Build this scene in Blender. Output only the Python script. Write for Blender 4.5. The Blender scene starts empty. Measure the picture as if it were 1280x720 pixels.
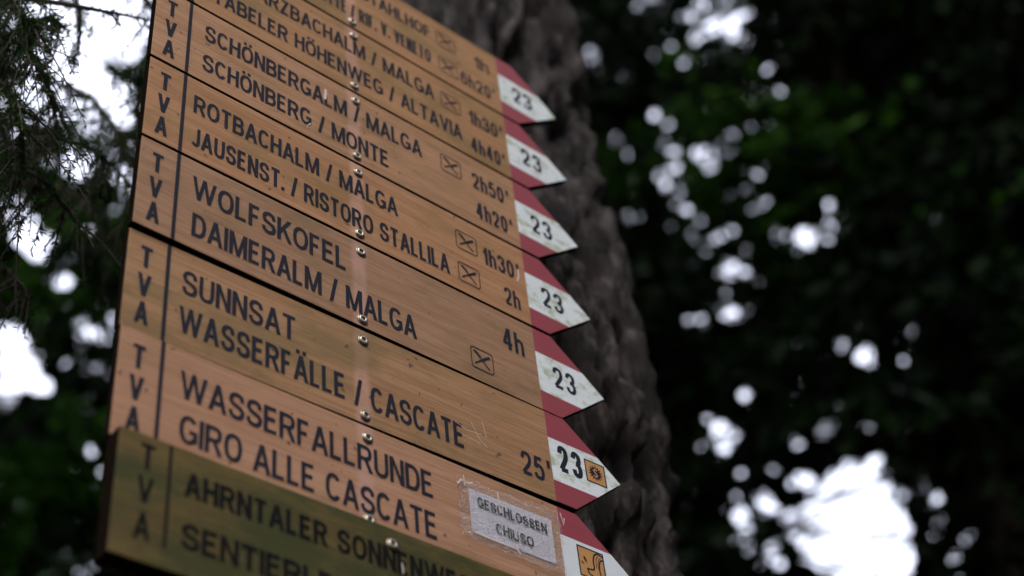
import bpy, bmesh, math, random
import numpy as np
from mathutils import Vector, Matrix, noise
random.seed(7)
S = bpy.context.scene
COL = S.collection
H = 0.14                       # height of one direction board in metres
ZTOP = 3.476                   # height of the top board's upper edge

# ------------------------------------------------------------------ camera
F_PX = 1924.37
cam_d = bpy.data.cameras.new('camera')
cam = bpy.data.objects.new('camera', cam_d)
COL.objects.link(cam)
CAM_LOC = Vector((-3.53885 * H, -7.44614 * H, ZTOP - 13.39716 * H))
CAM_ROT = (Matrix.Rotation(math.radians(-44.79312), 3, 'Z') @ Matrix.Rotation(math.radians(133.03877), 3, 'X')
           @ Matrix.Rotation(math.radians(-7.24254), 3, 'Z'))
cam.matrix_world = Matrix.Translation(CAM_LOC) @ CAM_ROT.to_4x4()
cam_d.sensor_width = 36.0
cam_d.lens = F_PX / 1280 * 36.0
cam_d.clip_start = 0.05
cam_d.clip_end = 2000
FOCUS = Vector((2.6 * H, 0, ZTOP - 4.75 * H))
cam_d.dof.use_dof = True
cam_d.dof.focus_distance = -((CAM_ROT.transposed() @ (FOCUS - CAM_LOC)).z)
cam_d.dof.aperture_fstop = 2.35
S.camera = cam

# ------------------------------------------------------------------ world, sun, exposure
SUN_EL, SUN_AZ = math.radians(52), math.radians(215)     # azimuth clockwise from +Y
w = bpy.data.worlds.new('World'); S.world = w; w.use_nodes = True
nt = w.node_tree; bg = nt.nodes['Background']
sky = nt.nodes.new('ShaderNodeTexSky'); sky.sky_type = 'NISHITA'; sky.sun_disc = False
sky.sun_elevation = SUN_EL; sky.sun_rotation = SUN_AZ
sky.dust_density = 3.0
mx = nt.nodes.new('ShaderNodeMix'); mx.data_type = 'RGBA'
mx.inputs[0].default_value = 0.7
mx.inputs[7].default_value = (9.0, 9.3, 10.9, 1)        # the even white of the cloud cover
nt.links.new(sky.outputs[0], mx.inputs[6]); nt.links.new(mx.outputs[2], bg.inputs[0])
bg.inputs[1].default_value = 0.12
sun_d = bpy.data.lights.new('sun', 'SUN'); sun_d.energy = 0.6; sun_d.angle = math.radians(25)
sun_d.color = (1.0, 0.95, 0.88)
sun = bpy.data.objects.new('sun', sun_d); COL.objects.link(sun)
sd = Vector((math.sin(SUN_AZ) * math.cos(SUN_EL), math.cos(SUN_AZ) * math.cos(SUN_EL), math.sin(SUN_EL)))
sun.rotation_euler = sd.to_track_quat('Z', 'Y').to_euler()
S.view_settings.view_transform = 'Standard'
S.view_settings.look = 'None'
S.view_settings.exposure = 1.52
S.view_settings.gamma = 1.0
S.cycles.use_denoising = True
S.cycles.max_bounces = 6
S.cycles.transparent_max_bounces = 8

# ------------------------------------------------------------------ materials
def mat(name, rough=0.8, metallic=0.0, col=(.5, .5, .5), spec=0.5):
    m = bpy.data.materials.new(name); m.use_nodes = True
    b = m.node_tree.nodes['Principled BSDF']
    b.inputs['Base Color'].default_value = (*col, 1)
    b.inputs['Roughness'].default_value = rough
    b.inputs['Metallic'].default_value = metallic
    b.inputs['Specular IOR Level'].default_value = spec
    return m, m.node_tree, b

class NB:
    """tiny node builder"""
    def __init__(s, nt): s.nt = nt; s.tc = None
    def n(s, t, **k):
        a = s.nt.nodes.new(t)
        for q, v in k.items(): setattr(a, q, v)
        return a
    def put(s, sock, v):
        if isinstance(v, bpy.types.NodeSocket): s.nt.links.new(v, sock)
        else: sock.default_value = v
    def math(s, op, a, b=0.0, c=None, clamp=False):
        m = s.n('ShaderNodeMath', operation=op, use_clamp=clamp)
        s.put(m.inputs[0], a); s.put(m.inputs[1], b)
        if c is not None: s.put(m.inputs[2], c)
        return m.outputs[0]
    def mix(s, f, a, b, blend='MIX'):
        m = s.n('ShaderNodeMix', data_type='RGBA', blend_type=blend)
        s.put(m.inputs[0], f)
        s.put(m.inputs[6], a if isinstance(a, bpy.types.NodeSocket) else (*a, 1))
        s.put(m.inputs[7], b if isinstance(b, bpy.types.NodeSocket) else (*b, 1))
        return m.outputs[2]
    def coords(s, rnd=True):
        tc = s.n('ShaderNodeTexCoord')
        if not rnd: return tc.outputs['Object']
        oi = s.n('ShaderNodeObjectInfo')
        v = s.n('ShaderNodeVectorMath', operation='SCALE'); s.put(v.inputs[0], (3.1, 1.7, 5.3)); s.put(v.inputs['Scale'], oi.outputs['Random'])
        a = s.n('ShaderNodeVectorMath', operation='ADD'); s.put(a.inputs[0], tc.outputs['Object']); s.put(a.inputs[1], v.outputs[0])
        return a.outputs[0]
    def scale(s, vec, sc):
        m = s.n('ShaderNodeMapping'); s.put(m.inputs['Vector'], vec); m.inputs['Scale'].default_value = sc
        return m.outputs[0]
    def noise(s, vec, scale, detail=3, rough=.55, dist=0.0):
        a = s.n('ShaderNodeTexNoise'); s.put(a.inputs['Vector'], vec)
        a.inputs['Scale'].default_value = scale; a.inputs['Detail'].default_value = detail
        a.inputs['Roughness'].default_value = rough; a.inputs['Distortion'].default_value = dist
        return a.outputs['Fac']
    def step(s, v, a, b, o0=0.0, o1=1.0):
        m = s.n('ShaderNodeMapRange', interpolation_type='SMOOTHSTEP'); s.put(m.inputs[0], v)
        m.inputs[1].default_value = a; m.inputs[2].default_value = b; m.inputs[3].default_value = o0; m.inputs[4].default_value = o1
        return m.outputs[0]
    def bump(s, h, strength, dist, normal=None):
        b = s.n('ShaderNodeBump'); b.inputs['Strength'].default_value = strength; b.inputs['Distance'].default_value = dist
        s.put(b.inputs['Height'], h)
        if normal is not None: s.put(b.inputs['Normal'], normal)
        return b.outputs[0]

def wood_material(name, base, dark, light, stain, stain_lo, stain_hi, stain_amt, stripe=True):
    m, nt, b = mat(name, 0.75, spec=0.25); k = NB(nt)
    v = k.coords(); o = k.coords(False)
    fine = k.math('ADD', k.math('MULTIPLY', k.noise(k.scale(v, (13, 1, 430)), 1.0, 2, .6), .75), k.math('MULTIPLY', k.noise(k.scale(v, (1.5, 1, 130)), 1.0, 2, .5), .25))             # sawn lines along the plank
    grain = k.noise(k.scale(v, (2.2, 1, 60)), 1.0, 4, .6, .6)
    fleck = k.noise(k.scale(v, (60, 1, 260)), 1.0, 2, .5)
    c = k.mix(k.step(grain, .35, .68), base, light)
    c = k.mix(k.step(fine, .44, .60, 0, .5), c, dark)
    c = k.mix(k.step(fleck, .60, .75, 0, .35), c, dark)
    if stripe:                                                      # wood washed pale below the screws
        sp = k.n('ShaderNodeSeparateXYZ'); k.put(sp.inputs[0], o)
        wob = k.math('MULTIPLY', k.noise(k.scale(v, (20, 1, 40)), 1.0, 3), .012)
        d = k.math('ABSOLUTE', k.math('SUBTRACT', k.math('ADD', sp.outputs[0], wob), 2.10 * H + .004))
        c = k.mix(k.math('MULTIPLY', k.step(d, .005, .014, 1, 0), .8), c, (.47, .27, .20))
    blot = k.noise(k.scale(v, (7, 1, 16)), 1.0, 5, .65)
    c = k.mix(k.math('MULTIPLY', k.step(blot, stain_lo, stain_hi), stain_amt), c, stain)
    spots = k.noise(k.scale(v, (90, 1, 90)), 1.0, 1, .5)
    c = k.mix(k.step(spots, .74, .78, 0, .7), c, (.05, .03, .02))
    oi = k.n('ShaderNodeObjectInfo')
    tone = k.n('ShaderNodeHueSaturation'); k.put(tone.inputs['Color'], c); k.put(tone.inputs['Value'], k.math('MULTIPLY_ADD', oi.outputs['Random'], .20, .90))
    k.put(tone.inputs['Saturation'], k.math('MULTIPLY_ADD', k.math('FRACT', k.math('MULTIPLY', oi.outputs['Random'], 7.3)), .14, .98)); c = tone.outputs[0]
    nt.links.new(c, b.inputs['Base Color'])
    hgt = k.math('ADD', fine, k.math('MULTIPLY', fleck, .9))
    nt.links.new(k.bump(hgt, .55, .0006), b.inputs['Normal'])
    return m

M_WOOD = wood_material('orange_brown_larch', (.330, .178, .094), (.20, .096, .050), (.375, .212, .118), (.17, .11, .045), .46, .70, .60)
M_WOOD_ALGAE = wood_material('weathered_larch', (.325, .180, .092), (.20, .100, .048), (.37, .212, .114), (.155, .11, .045), .42, .66, .65)
M_WOOD_PINK = wood_material('fresh_pinkish_larch', (.380, .204, .116), (.27, .13, .072), (.43, .245, .148), (.19, .12, .055), .54, .76, .5)
M_WOOD_MOSS = wood_material('mossy_old_oak', (.094, .066, .022), (.042, .030, .011), (.120, .086, .030), (.030, .037, .010), .38, .60, .85, False)
M_WOOD_DARK, _n, _b = mat('dark_end_grain', 1.0, col=(.035, .022, .016), spec=.0)
k = NB(_n); _v = k.coords()
_n.links.new(k.mix(k.noise(k.scale(_v, (80, 80, 300)), 1, 3), (.004, .003, .0025), (.016, .010, .007)), _b.inputs['Base Color'])

def paint(name, col, algae, lo, hi, amt, rough=.55):
    m, nt, b = mat(name, rough, spec=.35); k = NB(nt); v = k.coords()
    n1 = k.noise(k.scale(v, (40, 1, 60)), 1, 5, .7)
    fine = k.noise(k.scale(v, (8, 1, 350)), 1, 2, .5)
    c = k.mix(k.math('MULTIPLY', k.step(n1, lo, hi), amt), col, algae)
    c = k.mix(k.step(fine, .5, .7, 0, .22), c, tuple(x * .62 for x in col))
    nt.links.new(c, b.inputs['Base Color'])
    nt.links.new(k.bump(fine, .3, .0004), b.inputs['Normal'])
    return m
M_RED = paint('red_trail_paint', (.265, .045, .060), (.17, .07, .05), .50, .75, .5)
M_WHITE = paint('white_trail_paint', (.66, .70, .71), (.27, .33, .13), .47, .66, .75)
M_WHITE_CLEAN = paint('clean_white_trail_paint', (.62, .66, .68), (.45, .48, .36), .55, .78, .5)
M_BROWN = paint('brown_arrow_paint', (.30, .15, .07), (.1, .1, .04), .5, .7, .5)
def ink_mat(name, c0, c1, lo=.60, hi=.75, amt=.5):
    m, nt, b = mat(name, .8, spec=.12); k = NB(nt); v = k.coords()
    n1 = k.noise(k.scale(v, (120, 1, 260)), 1, 4, .65)
    nt.links.new(k.mix(k.step(n1, lo, hi, 0, amt), c0, c1), b.inputs['Base Color'])
    return m
M_INK = ink_mat('dark_slate_lettering', (.016, .017, .026), (.12, .07, .05))
M_INK_FADED = ink_mat('faded_lettering', (.022, .022, .028), (.15, .09, .06), .48, .70, .6)
M_INK_BLACK = ink_mat('black_lettering', (.004, .004, .004), (.02, .016, .01))
M_ORANGE, _n, _b = mat('orange_emblem_ground', .5, col=(.47, .235, .075))
M_SCRAPE, _n, _b = mat('pale_scrape', .7, col=(.6, .5, .45))
M_STEEL, _n, _b = mat('dull_brassy_steel', .5, 1.0, (.22, .18, .12))
k = NB(_n); _n.links.new(k.step(k.noise(k.coords(), 400, 3), .3, .7, .22, .48), _b.inputs['Roughness'])
M_STEEL_IN, _n, _b = mat('polished_screw_head', .36, 1.0, (.66, .58, .46))
M_SOCKET, _n, _b = mat('dark_screw_socket', .8, 0.0, (.01, .009, .008))
M_PAPER, _n, _b = mat('crumpled_white_paper', .45, col=(.50, .49, .58)); k = NB(_n); _v = k.coords()
_n.links.new(k.mix(k.noise(k.scale(_v, (300, 1, 300)), 1, 3, .7), (.46, .45, .53), (.66, .645, .72)), _b.inputs['Base Color'])
_n.links.new(k.bump(k.noise(k.scale(_v, (420, 1, 420)), 1, 3, .7), 1.0, .0022), _b.inputs['Normal'])

M_TAPE = bpy.data.materials.new('clear_crinkled_tape'); M_TAPE.use_nodes = True
_n = M_TAPE.node_tree; _n.nodes.clear(); k = NB(_n); _v = k.coords(False)
_out = k.n('ShaderNodeOutputMaterial'); _ms = k.n('ShaderNodeMixShader'); _tr = k.n('ShaderNodeBsdfTransparent'); _gl = k.n('ShaderNodeBsdfGlossy')
_tr.inputs[0].default_value = (.95, .93, .92, 1)
_gl.inputs['Roughness'].default_value = .16
_n.links.new(k.bump(k.noise(k.scale(_v, (520, 1, 520)), 1, 4, .75), 1.0, .0035), _gl.inputs['Normal'])
_n.links.new(k.step(k.noise(k.scale(_v, (430, 1, 430)), 1, 3, .7), .46, .66, .03, .52), _ms.inputs[0])
_n.links.new(_tr.outputs[0], _ms.inputs[1]); _n.links.new(_gl.outputs[0], _ms.inputs[2]); _n.links.new(_ms.outputs[0], _out.inputs[0])

M_BARK, _n, _b = mat('furrowed_bark', .9, spec=.25); k = NB(_n); _v = k.coords(False)
_big = k.noise(k.scale(_v, (9, 9, 3.0)), 1, 5, .65, .4)
_fn = k.noise(k.scale(_v, (90, 90, 22)), 1, 5, .7)
_c = k.mix(k.step(_big, .35, .68), (.005, .0035, .003), (.030, .022, .019))
_c = k.mix(k.step(_fn, .48, .72, 0, .65), _c, (.052, .041, .038))
_c = k.mix(k.step(k.noise(k.scale(_v, (11, 11, 8)), 1, 4, .6), .56, .68, 0, .7), _c, (.10, .085, .085))
_mid = k.noise(k.scale(_v, (34, 34, 13)), 1, 4, .7)
_c = k.mix(k.step(_mid, .50, .64, 0, .75), _c, (.085, .070, .066)); _c = k.mix(k.step(_mid, .48, .38, 0, .8), _c, (.008, .006, .005))
_n.links.new(_c, _b.inputs['Base Color']); _n.links.new(k.bump(_fn, .8, .01), _b.inputs['Normal'])
M_BARK_FAR, _n, _b = mat('dark_spruce_bark', .95, spec=.2); k = NB(_n); _v = k.coords(False)
_n.links.new(k.mix(k.noise(k.scale(_v, (14, 14, 3)), 1, 4, .65), (.016, .010, .008), (.06, .042, .034)), _b.inputs['Base Color'])

def needle_mat(name, c0, c1, trans=.25):
    m = bpy.data.materials.new(name); m.use_nodes = True
    nt = m.node_tree; b = nt.nodes['Principled BSDF']; k = NB(nt)
    tc = k.n('ShaderNodeTexCoord')
    n1 = k.noise(tc.outputs['Object'], 1.6, 3, .6)
    n2 = k.noise(tc.outputs['Object'], 14, 2, .5)
    f = k.math('ADD', k.math('MULTIPLY', n1, .7), k.math('MULTIPLY', n2, .3))
    c = k.mix(k.step(f, .40, .62), c0, c1)
    nt.links.new(c, b.inputs['Base Color']); b.inputs['Roughness'].default_value = .65
    b.inputs['Specular IOR Level'].default_value = .06
    tr = k.n('ShaderNodeBsdfTranslucent'); nt.links.new(c, tr.inputs[0])
    ms = k.n('ShaderNodeMixShader'); ms.inputs[0].default_value = trans
    out = nt.nodes['Material Output']
    nt.links.new(b.outputs[0], ms.inputs[1]); nt.links.new(tr.outputs[0], ms.inputs[2]); nt.links.new(ms.outputs[0], out.inputs[0])
    return m
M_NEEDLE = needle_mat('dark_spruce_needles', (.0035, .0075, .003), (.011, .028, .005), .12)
M_NEEDLE_L = needle_mat('lit_green_spruce_needles', (.016, .056, .005), (.052, .145, .012), .3)
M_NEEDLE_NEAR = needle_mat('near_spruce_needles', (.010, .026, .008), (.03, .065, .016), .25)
M_SOIL, _n, _b = mat('forest_floor', 1.0, spec=.1); k = NB(_n); _v = k.coords(False)
_c = k.mix(k.step(k.noise(_v, .6, 6, .65), .4, .62), (.045, .030, .018), (.035, .05, .016))
_n.links.new(k.mix(k.step(k.noise(_v, 22, 4, .7), .45, .7, 0, .6), _c, (.10, .065, .035)), _b.inputs['Base Color'])
_n.links.new(k.bump(k.noise(_v, 12, 5, .7), .8, .05), _b.inputs['Normal'])

# ------------------------------------------------------------------ helpers
def tag(o, label=None, cat=None, group=None, kind=None):
    if label: o['label'] = label
    if cat: o['category'] = cat
    if group: o['group'] = group
    if kind: o['kind'] = kind
    return o
def empty(name, loc, label, cat, group=None):
    o = bpy.data.objects.new(name, None); COL.objects.link(o); o.location = loc; o.empty_display_size = .05
    return tag(o, label, cat, group)
def link(name, me, m, parent=None, loc=(0, 0, 0)):
    o = bpy.data.objects.new(name, me); COL.objects.link(o); o.location = loc
    if m is not None and not me.materials: me.materials.append(m)
    if parent is not None: o.parent = parent
    return o
def mesh_from(name, verts, faces, smooth=False):
    me = bpy.data.meshes.new(name); me.from_pydata([tuple(v) for v in verts], [], faces); me.update()
    if smooth: me.polygons.foreach_set('use_smooth', [True] * len(me.polygons))
    return me
def quads_mesh(name, V, nv=4):
    """V: (n, nv, 3) array, one face each"""
    V = np.asarray(V, dtype=np.float32); n = len(V)
    me = bpy.data.meshes.new(name)
    me.vertices.add(n * nv); me.vertices.foreach_set('co', V.reshape(-1))
    me.loops.add(n * nv); me.loops.foreach_set('vertex_index', np.arange(n * nv, dtype=np.int32))
    me.polygons.add(n); me.polygons.foreach_set('loop_start', np.arange(0, n * nv, nv, dtype=np.int32))
    me.polygons.foreach_set('loop_total', np.full(n, nv, dtype=np.int32))
    me.update(); me.validate()
    return me
def prism(poly, y0, y1, bevel=0.0, sides=None):
    """poly: (u, v) in board units, extruded from front y0 to back y1 (metres)"""
    bm = bmesh.new()
    fr = [bm.verts.new((u * H, y0, -v * H)) for u, v in poly]
    f = bm.faces.new(fr)
    r = bmesh.ops.extrude_face_region(bm, geom=[f])
    for v in r['geom']:
        if isinstance(v, bmesh.types.BMVert): v.co.y = y1
    bmesh.ops.recalc_face_normals(bm, faces=bm.faces)
    if bevel:
        es = [e for e in bm.edges]
        bmesh.ops.bevel(bm, geom=es, offset=bevel, segments=2, profile=.6, affect='EDGES')
    me = bpy.data.meshes.new('prism')
    if sides:
        me.materials.append(sides[0]); me.materials.append(sides[1])
        for f in bm.faces:
            f.normal_update(); f.material_index = 0 if f.normal.y < -.6 else 1
    bm.to_mesh(me); bm.free()
    return me
def tube_mesh(pts, radii, sides=6):
    V = []; Fc = []
    n = len(pts)
    for i, p in enumerate(pts):
        p = Vector(p); a = Vector(pts[max(0, i - 1)]); b = Vector(pts[min(n - 1, i + 1)])
        d = (b - a).normalized(); r = Vector((0, 0, 1)) if abs(d.z) < .9 else Vector((1, 0, 0))
        s1 = d.cross(r).normalized(); s2 = d.cross(s1)
        for j in range(sides):
            t = 2 * math.pi * j / sides
            V.append(p + (s1 * math.cos(t) + s2 * math.sin(t)) * radii[i])
    for i in range(n - 1):
        for j in range(sides):
            Fc.append((i * sides + j, i * sides + (j + 1) % sides, (i + 1) * sides + (j + 1) % sides, (i + 1) * sides + j))
    return V, Fc

# ------------------------------------------------------------------ narrow sign-writer's alphabet built from strokes
def arc(cx, cy, rx, ry, a0, a1, n=10, e=.86):
    o = []
    for i in range(n + 1):
        t = math.radians(a0 + (a1 - a0) * i / n); c, s = math.cos(t), math.sin(t)
        o.append((cx + rx * math.copysign(abs(c) ** e, c), cy + ry * math.copysign(abs(s) ** e, s)))
    return o
def spline(p, n=5):
    o = []
    q = [p[0]] + list(p) + [p[-1]]
    for i in range(1, len(q) - 2):
        for j in range(n):
            t = j / n
            o.append(tuple(.5 * ((2 * q[i][a]) + (-q[i-1][a] + q[i+1][a]) * t + (2*q[i-1][a] - 5*q[i][a] + 4*q[i+1][a] - q[i+2][a]) * t*t
                                 + (-q[i-1][a] + 3*q[i][a] - 3*q[i+1][a] + q[i+2][a]) * t**3) for a in (0, 1)))
    o.append(tuple(p[-1])); return o
def Lp(*p): return ('L', list(p))
def Dg(a, b): return ('D', [a, b])
STEM = Dg((0, 0), (0, 1))
OO = ('L', arc(.5, .5, .5, .5, 0, 360, 24)[:-1] + ['c'])
G = {
 'A': (1.10, [Dg((0, 0), (.5, 1)), Dg((1, 0), (.5, 1)), Lp((.2, .27), (.8, .27))]),
 'B': (1.0, [STEM, Lp((0, 1), (.55, 1), *arc(.55, .765, .38, .235, 90, -90, 8), (0, .53)), Lp((.55, .53), *arc(.55, .265, .45, .265, 90, -90, 8), (0, 0))]),
 'C': (1.02, [('L', arc(.5, .5, .5, .5, 38, 322, 22))]),
 'D': (1.02, [STEM, Lp((0, 1), (.42, 1), *arc(.42, .5, .58, .5, 90, -90, 14), (0, 0))]),
 'E': (.90, [STEM, Lp((0, 1), (1, 1)), Lp((0, .53), (.9, .53)), Lp((0, 0), (1.06, 0))]),
 'F': (.84, [STEM, Lp((0, 1), (1, 1)), Lp((0, .50), (.86, .50))]),
 'G': (1.08, [('L', arc(.5, .5, .5, .5, 40, 318, 22) + [(1, .13), (1, .43), (.55, .43)])]),
 'H': (1.0, [STEM, Dg((1, 0), (1, 1)), Lp((0, .53), (1, .53))]),
 'I': (.17, [Dg((.5, 0), (.5, 1))]),
 'J': (.80, [Lp((1, 1.08), (1, .3), *arc(.5, .3, .5, .3, 0, -150, 10))]),
 'K': (1.04, [STEM, Dg((.95, 1), (.0, .30)), Dg((1, 0), (.38, .60))]),
 'L': (.84, [STEM, Lp((0, 0), (1.06, 0))]),
 'M': (1.30, [STEM, Dg((1, 0), (1, 1)), Dg((0.04, 1), (.5, 0)), Dg((.96, 1), (.5, 0))]),
 'N': (1.0, [STEM, Dg((1, 0), (1, 1)), Dg((0.03, 1), (.97, 0))]),
 'O': (1.10, [OO]),
 'P': (.95, [STEM, Lp((0, 1), (.5, 1), *arc(.5, .73, .5, .27, 90, -90, 8), (0, .46))]),
 'R': (1.04, [STEM, Lp((0, 1), (.52, 1), *arc(.52, .74, .42, .26, 90, -90, 8), (0, .48)), Dg((1, 0), (.52, .48))]),
 'S': (1.0, [('L', spline([(.96, .73), (.84, .93), (.5, 1.0), (.16, .93), (.03, .75), (.17, .58), (.5, .505), (.86, .41), (1, .24), (.85, .06), (.5, 0), (.13, .07), (0, .27)]))]),
 'T': (.98, [Lp((-.1, 1), (1.1, 1)), Dg((.5, 0), (.5, 1))]),
 'U': (1.0, [Lp((0, 1.08), (0, .32), *arc(.5, .32, .5, .32, 180, 360, 12), (1, 1.08))]),
 'V': (1.06, [Dg((0, 1), (.5, 0)), Dg((1, 1), (.5, 0))]),
 'W': (1.62, [Dg((0, 1), (.25, 0)), Dg((.5, 1), (.25, 0)), Dg((.5, 1), (.75, 0)), Dg((1, 1), (.75, 0))]),
 'X': (1.0, [Dg((0, 0), (1, 1)), Dg((1, 0), (0, 1))]),
 'Z': (.95, [Lp((0, 1), (.98, 1)), Dg((0, 0), (.92, 1)), Lp((0, 0), (1.04, 0))]),
 '/': (.60, [Dg((0, -.04), (1, 1.04))]),
 '.': (.17, [Dg((.5, 0), (.5, .17))]),
 "'": (.12, [Dg((.5, .68), (.5, 1))]),
 '0': (.88, [OO]),
 '1': (.60, [Dg((1, 0), (1, 1)), Lp((.9, .90), (.45, .74), (-.02, .66))]),
 '2': (.92, [('L', spline([(.02, .72), (.14, .94), (.5, 1), (.87, .93), (.98, .72), (.84, .50), (.42, .24), (.04, 0)])), Lp((0, 0), (1.08, 0))]),
 '3': (.92, [('L', spline([(.02, .76), (.16, .94), (.48, 1), (.84, .92), (.93, .76), (.80, .58), (.42, .54)])),
             ('L', spline([(.42, .54), (.86, .45), (1, .26), (.85, .06), (.48, 0), (.14, .06), (0, .25)]))]),
 '4': (.96, [Dg((.72, 0), (.72, 1)), Dg((.02, .26), (.66, 1)), Lp((-.06, .24), (1.08, .24))]),
 '5': (.92, [Lp((.95, 1), (.2, 1), (.08, .50)), ('L', spline([(.08, .50), (.30, .62), (.58, .64), (.88, .54), (1, .32), (.86, .07), (.48, 0), (.14, .05), (0, .22)]))]),
 '6': (.92, [('L', arc(.5, .31, .5, .31, 0, 360, 18)[:-1] + ['c']), ('L', spline([(.94, .80), (.80, .96), (.52, 1), (.16, .88), (.02, .56), (.0, .30)]))]),
 'h': (.84, [STEM, Lp((0, .45), *arc(.5, .42, .5, .27, 165, 0, 9), (1, -.08))]),
}
UML = {'Ä': 'A', 'Ö': 'O', 'Ü': 'U'}
def offset_poly(pts, hw, closed):
    n = len(pts); L = []; R = []
    for i in range(n):
        if closed: a, b, c = pts[i - 1], pts[i], pts[(i + 1) % n]
        else: a, b, c = pts[max(i - 1, 0)], pts[i], pts[min(i + 1, n - 1)]
        d1 = Vector((b[0]-a[0], b[1]-a[1])); d2 = Vector((c[0]-b[0], c[1]-b[1]))
        if d1.length < 1e-9: d1 = d2
        if d2.length < 1e-9: d2 = d1
        d1.normalize(); d2.normalize()
        n1 = Vector((-d1.y, d1.x)); n2 = Vector((-d2.y, d2.x)); m = (n1 + n2)
        if m.length < .3: m = n1.copy()
        m.normalize(); sc = min(hw / max(m.dot(n1), .4), hw * 1.9)
        L.append((b[0] + m.x*sc, b[1] + m.y*sc)); R.append((b[0] - m.x*sc, b[1] - m.y*sc))
    return L, R
class Flat:
    """collects flat marks (u right, v down, board units) as quads just proud of the board"""
    def __init__(s): s.V = []; s.F = []; s.z = 0; s.g = 0
    def y(s): return -(.00045 + .00002 * (s.z % 12))
    def quad(s, p):
        b = len(s.V); s.V += [(u * H, s.y(), -v * H) for u, v in p]; s.F.append(tuple(range(b, b + len(p)))); 
    def stroke(s, pts, hw, closed=False):
        L, R = offset_poly(pts, hw, closed); n = len(pts); b = len(s.V); y = s.y()
        for l, r in zip(L, R): s.V += [(l[0] * H, y, -l[1] * H), (r[0] * H, y, -r[1] * H)]
        for i in range(n if closed else n - 1):
            j = (i + 1) % n; s.F.append((b + 2*i, b + 2*i + 1, b + 2*j + 1, b + 2*j))
        s.z += 1
    def glyph(s, ch, x, vtop, cw, ch_h, st):
        uml = ch in UML; base = UML.get(ch, ch); _, parts = G[base]
        hw = st / 2
        fx = lambda a: x + hw + a * (cw - st)
        fy = lambda b: vtop + ch_h - hw - b * (ch_h - st)
        for kind, pts in parts:
            if kind == 'L':
                closed = pts[-1] == 'c'; P = [(fx(a), fy(b)) for a, b in (pts[:-1] if closed else pts)]
                s.stroke(P, hw * (.92 if base not in '/.' else 1), closed)
            else:
                (a0, b0), (a1, b1) = pts
                Y = lambda b: vtop + ch_h - b * ch_h
                if base == '.' or base == "'": X0 = X1 = x + cw / 2
                elif base == '/': X0, X1 = x + hw * .7, x + cw - hw * .7
                else: X0, X1 = fx(a0), fx(a1)
                Y0, Y1 = Y(b0), Y(b1); dx, dy = X1 - X0, Y1 - Y0
                hx = hw * math.hypot(dx, dy) / max(abs(dy), 1e-6)
                if abs(dx) > 1e-5: hx = min(hx * (.84 if base in 'MNW' else .94), hw * 2)
                s.quad([(X0 - hx, Y0), (X0 + hx, Y0), (X1 + hx, Y1), (X1 - hx, Y1)]); s.z += 1
        if uml:
            r = st * .48
            for cx in (x + cw * .29, x + cw * .71):
                s.quad([(cx - r, vtop - st * 1.5), (cx + r, vtop - st * 1.5), (cx + r, vtop - st * .5), (cx - r, vtop - st * .5)])
            s.z += 1
    def text(s, t, u0, u1, vtop, ch_h, st=None, gap=.075, space=.44, wob=0.0):
        st = st or ch_h * .185
        ws = [space if c == ' ' else G[UML.get(c, c)][0] for c in t]
        fixed = 0; tot = 0
        for i, c in enumerate(t):
            if c in "I.'": fixed += st * (1.5 if c == "'" else 1)
            else: tot += ws[i]
            if i < len(t) - 1: tot += (0.10 if c == ' ' or t[i + 1] == ' ' else gap)
        q = (u1 - u0 - fixed) / tot; x = u0
        for i, c in enumerate(t):
            if c == "'": x += st * .5
            wdt = st if c in "I.'" else ws[i] * q
            if c != ' ': s.glyph(c, x, vtop + (random.uniform(-wob, wob)), wdt, ch_h, st)
            x += wdt + (0.10 if (c == ' ' or (i + 1 < len(t) and t[i + 1] == ' ')) else gap) * q
        return s
    def obj(s, name, m, parent, loc=(0, 0, 0)):
        me = mesh_from(name, s.V, s.F); bm = bmesh.new(); bm.from_mesh(me)
        for f in bm.faces:
            f.normal_update()
            if f.normal.y > 0: f.normal_flip()
        bm.to_mesh(me); bm.free()
        return link(name, me, m, parent, loc)

# ------------------------------------------------------------------ the direction boards
BH = .969                                       # board height, leaving a narrow joint
U_RED, U_TIP, U_COR, U_DIV = 4.046, 4.866, 4.27, .337
ARROW = [(0, 0), (U_COR, 0), (U_TIP, BH / 2), (U_COR, BH), (0, BH)]
def edge_u(v):                                  # the slanting outline of the arrow head
    t = v / (BH / 2) if v <= BH / 2 else (BH - v) / (BH / 2)
    return U_COR + (U_TIP - U_COR) * t
THK = .0115

def lathe(profile, n=24):
    V = []; Fc = []
    for (r, y) in profile:
        for j in range(n):
            a = 2 * math.pi * j / n; V.append((r * math.cos(a), y, r * math.sin(a)))
    for i in range(len(profile) - 1):
        for j in range(n):
            Fc.append((i*n + j, (i+1)*n + j, (i+1)*n + (j+1) % n, i*n + (j+1) % n))
    return V, Fc
_V, _F = lathe([(.0080, 0), (.0081, -.0009), (.0077, -.0016), (.0068, -.0022), (.0060, -.0023), (.0056, -.0018)])
ME_WASHER = mesh_from('washer', _V, _F, True); ME_WASHER.materials.append(M_STEEL)
_V, _F = lathe([(.0056, -.0012), (.0056, -.0027), (.0053, -.0032), (.0046, -.0034), (.0031, -.0034), (.0030, -.0031)])
ME_SCREW = mesh_from('screw', _V, _F, True); ME_SCREW.materials.append(M_STEEL_IN)
_hex = [(.0032 * math.cos(math.radians(60 * i)), 0, .0032 * math.sin(math.radians(60 * i))) for i in range(6)]
_hv = [(x, -.00325, z) for x, _, z in _hex] + [(x, -.0010, z) for x, _, z in _hex]
ME_SOCKET = mesh_from('screw_socket', _hv, [tuple(range(5, -1, -1))] + [(i, (i+1) % 6, 6 + (i+1) % 6, 6 + i) for i in range(6)]); ME_SOCKET.materials.append(M_SOCKET)
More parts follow.
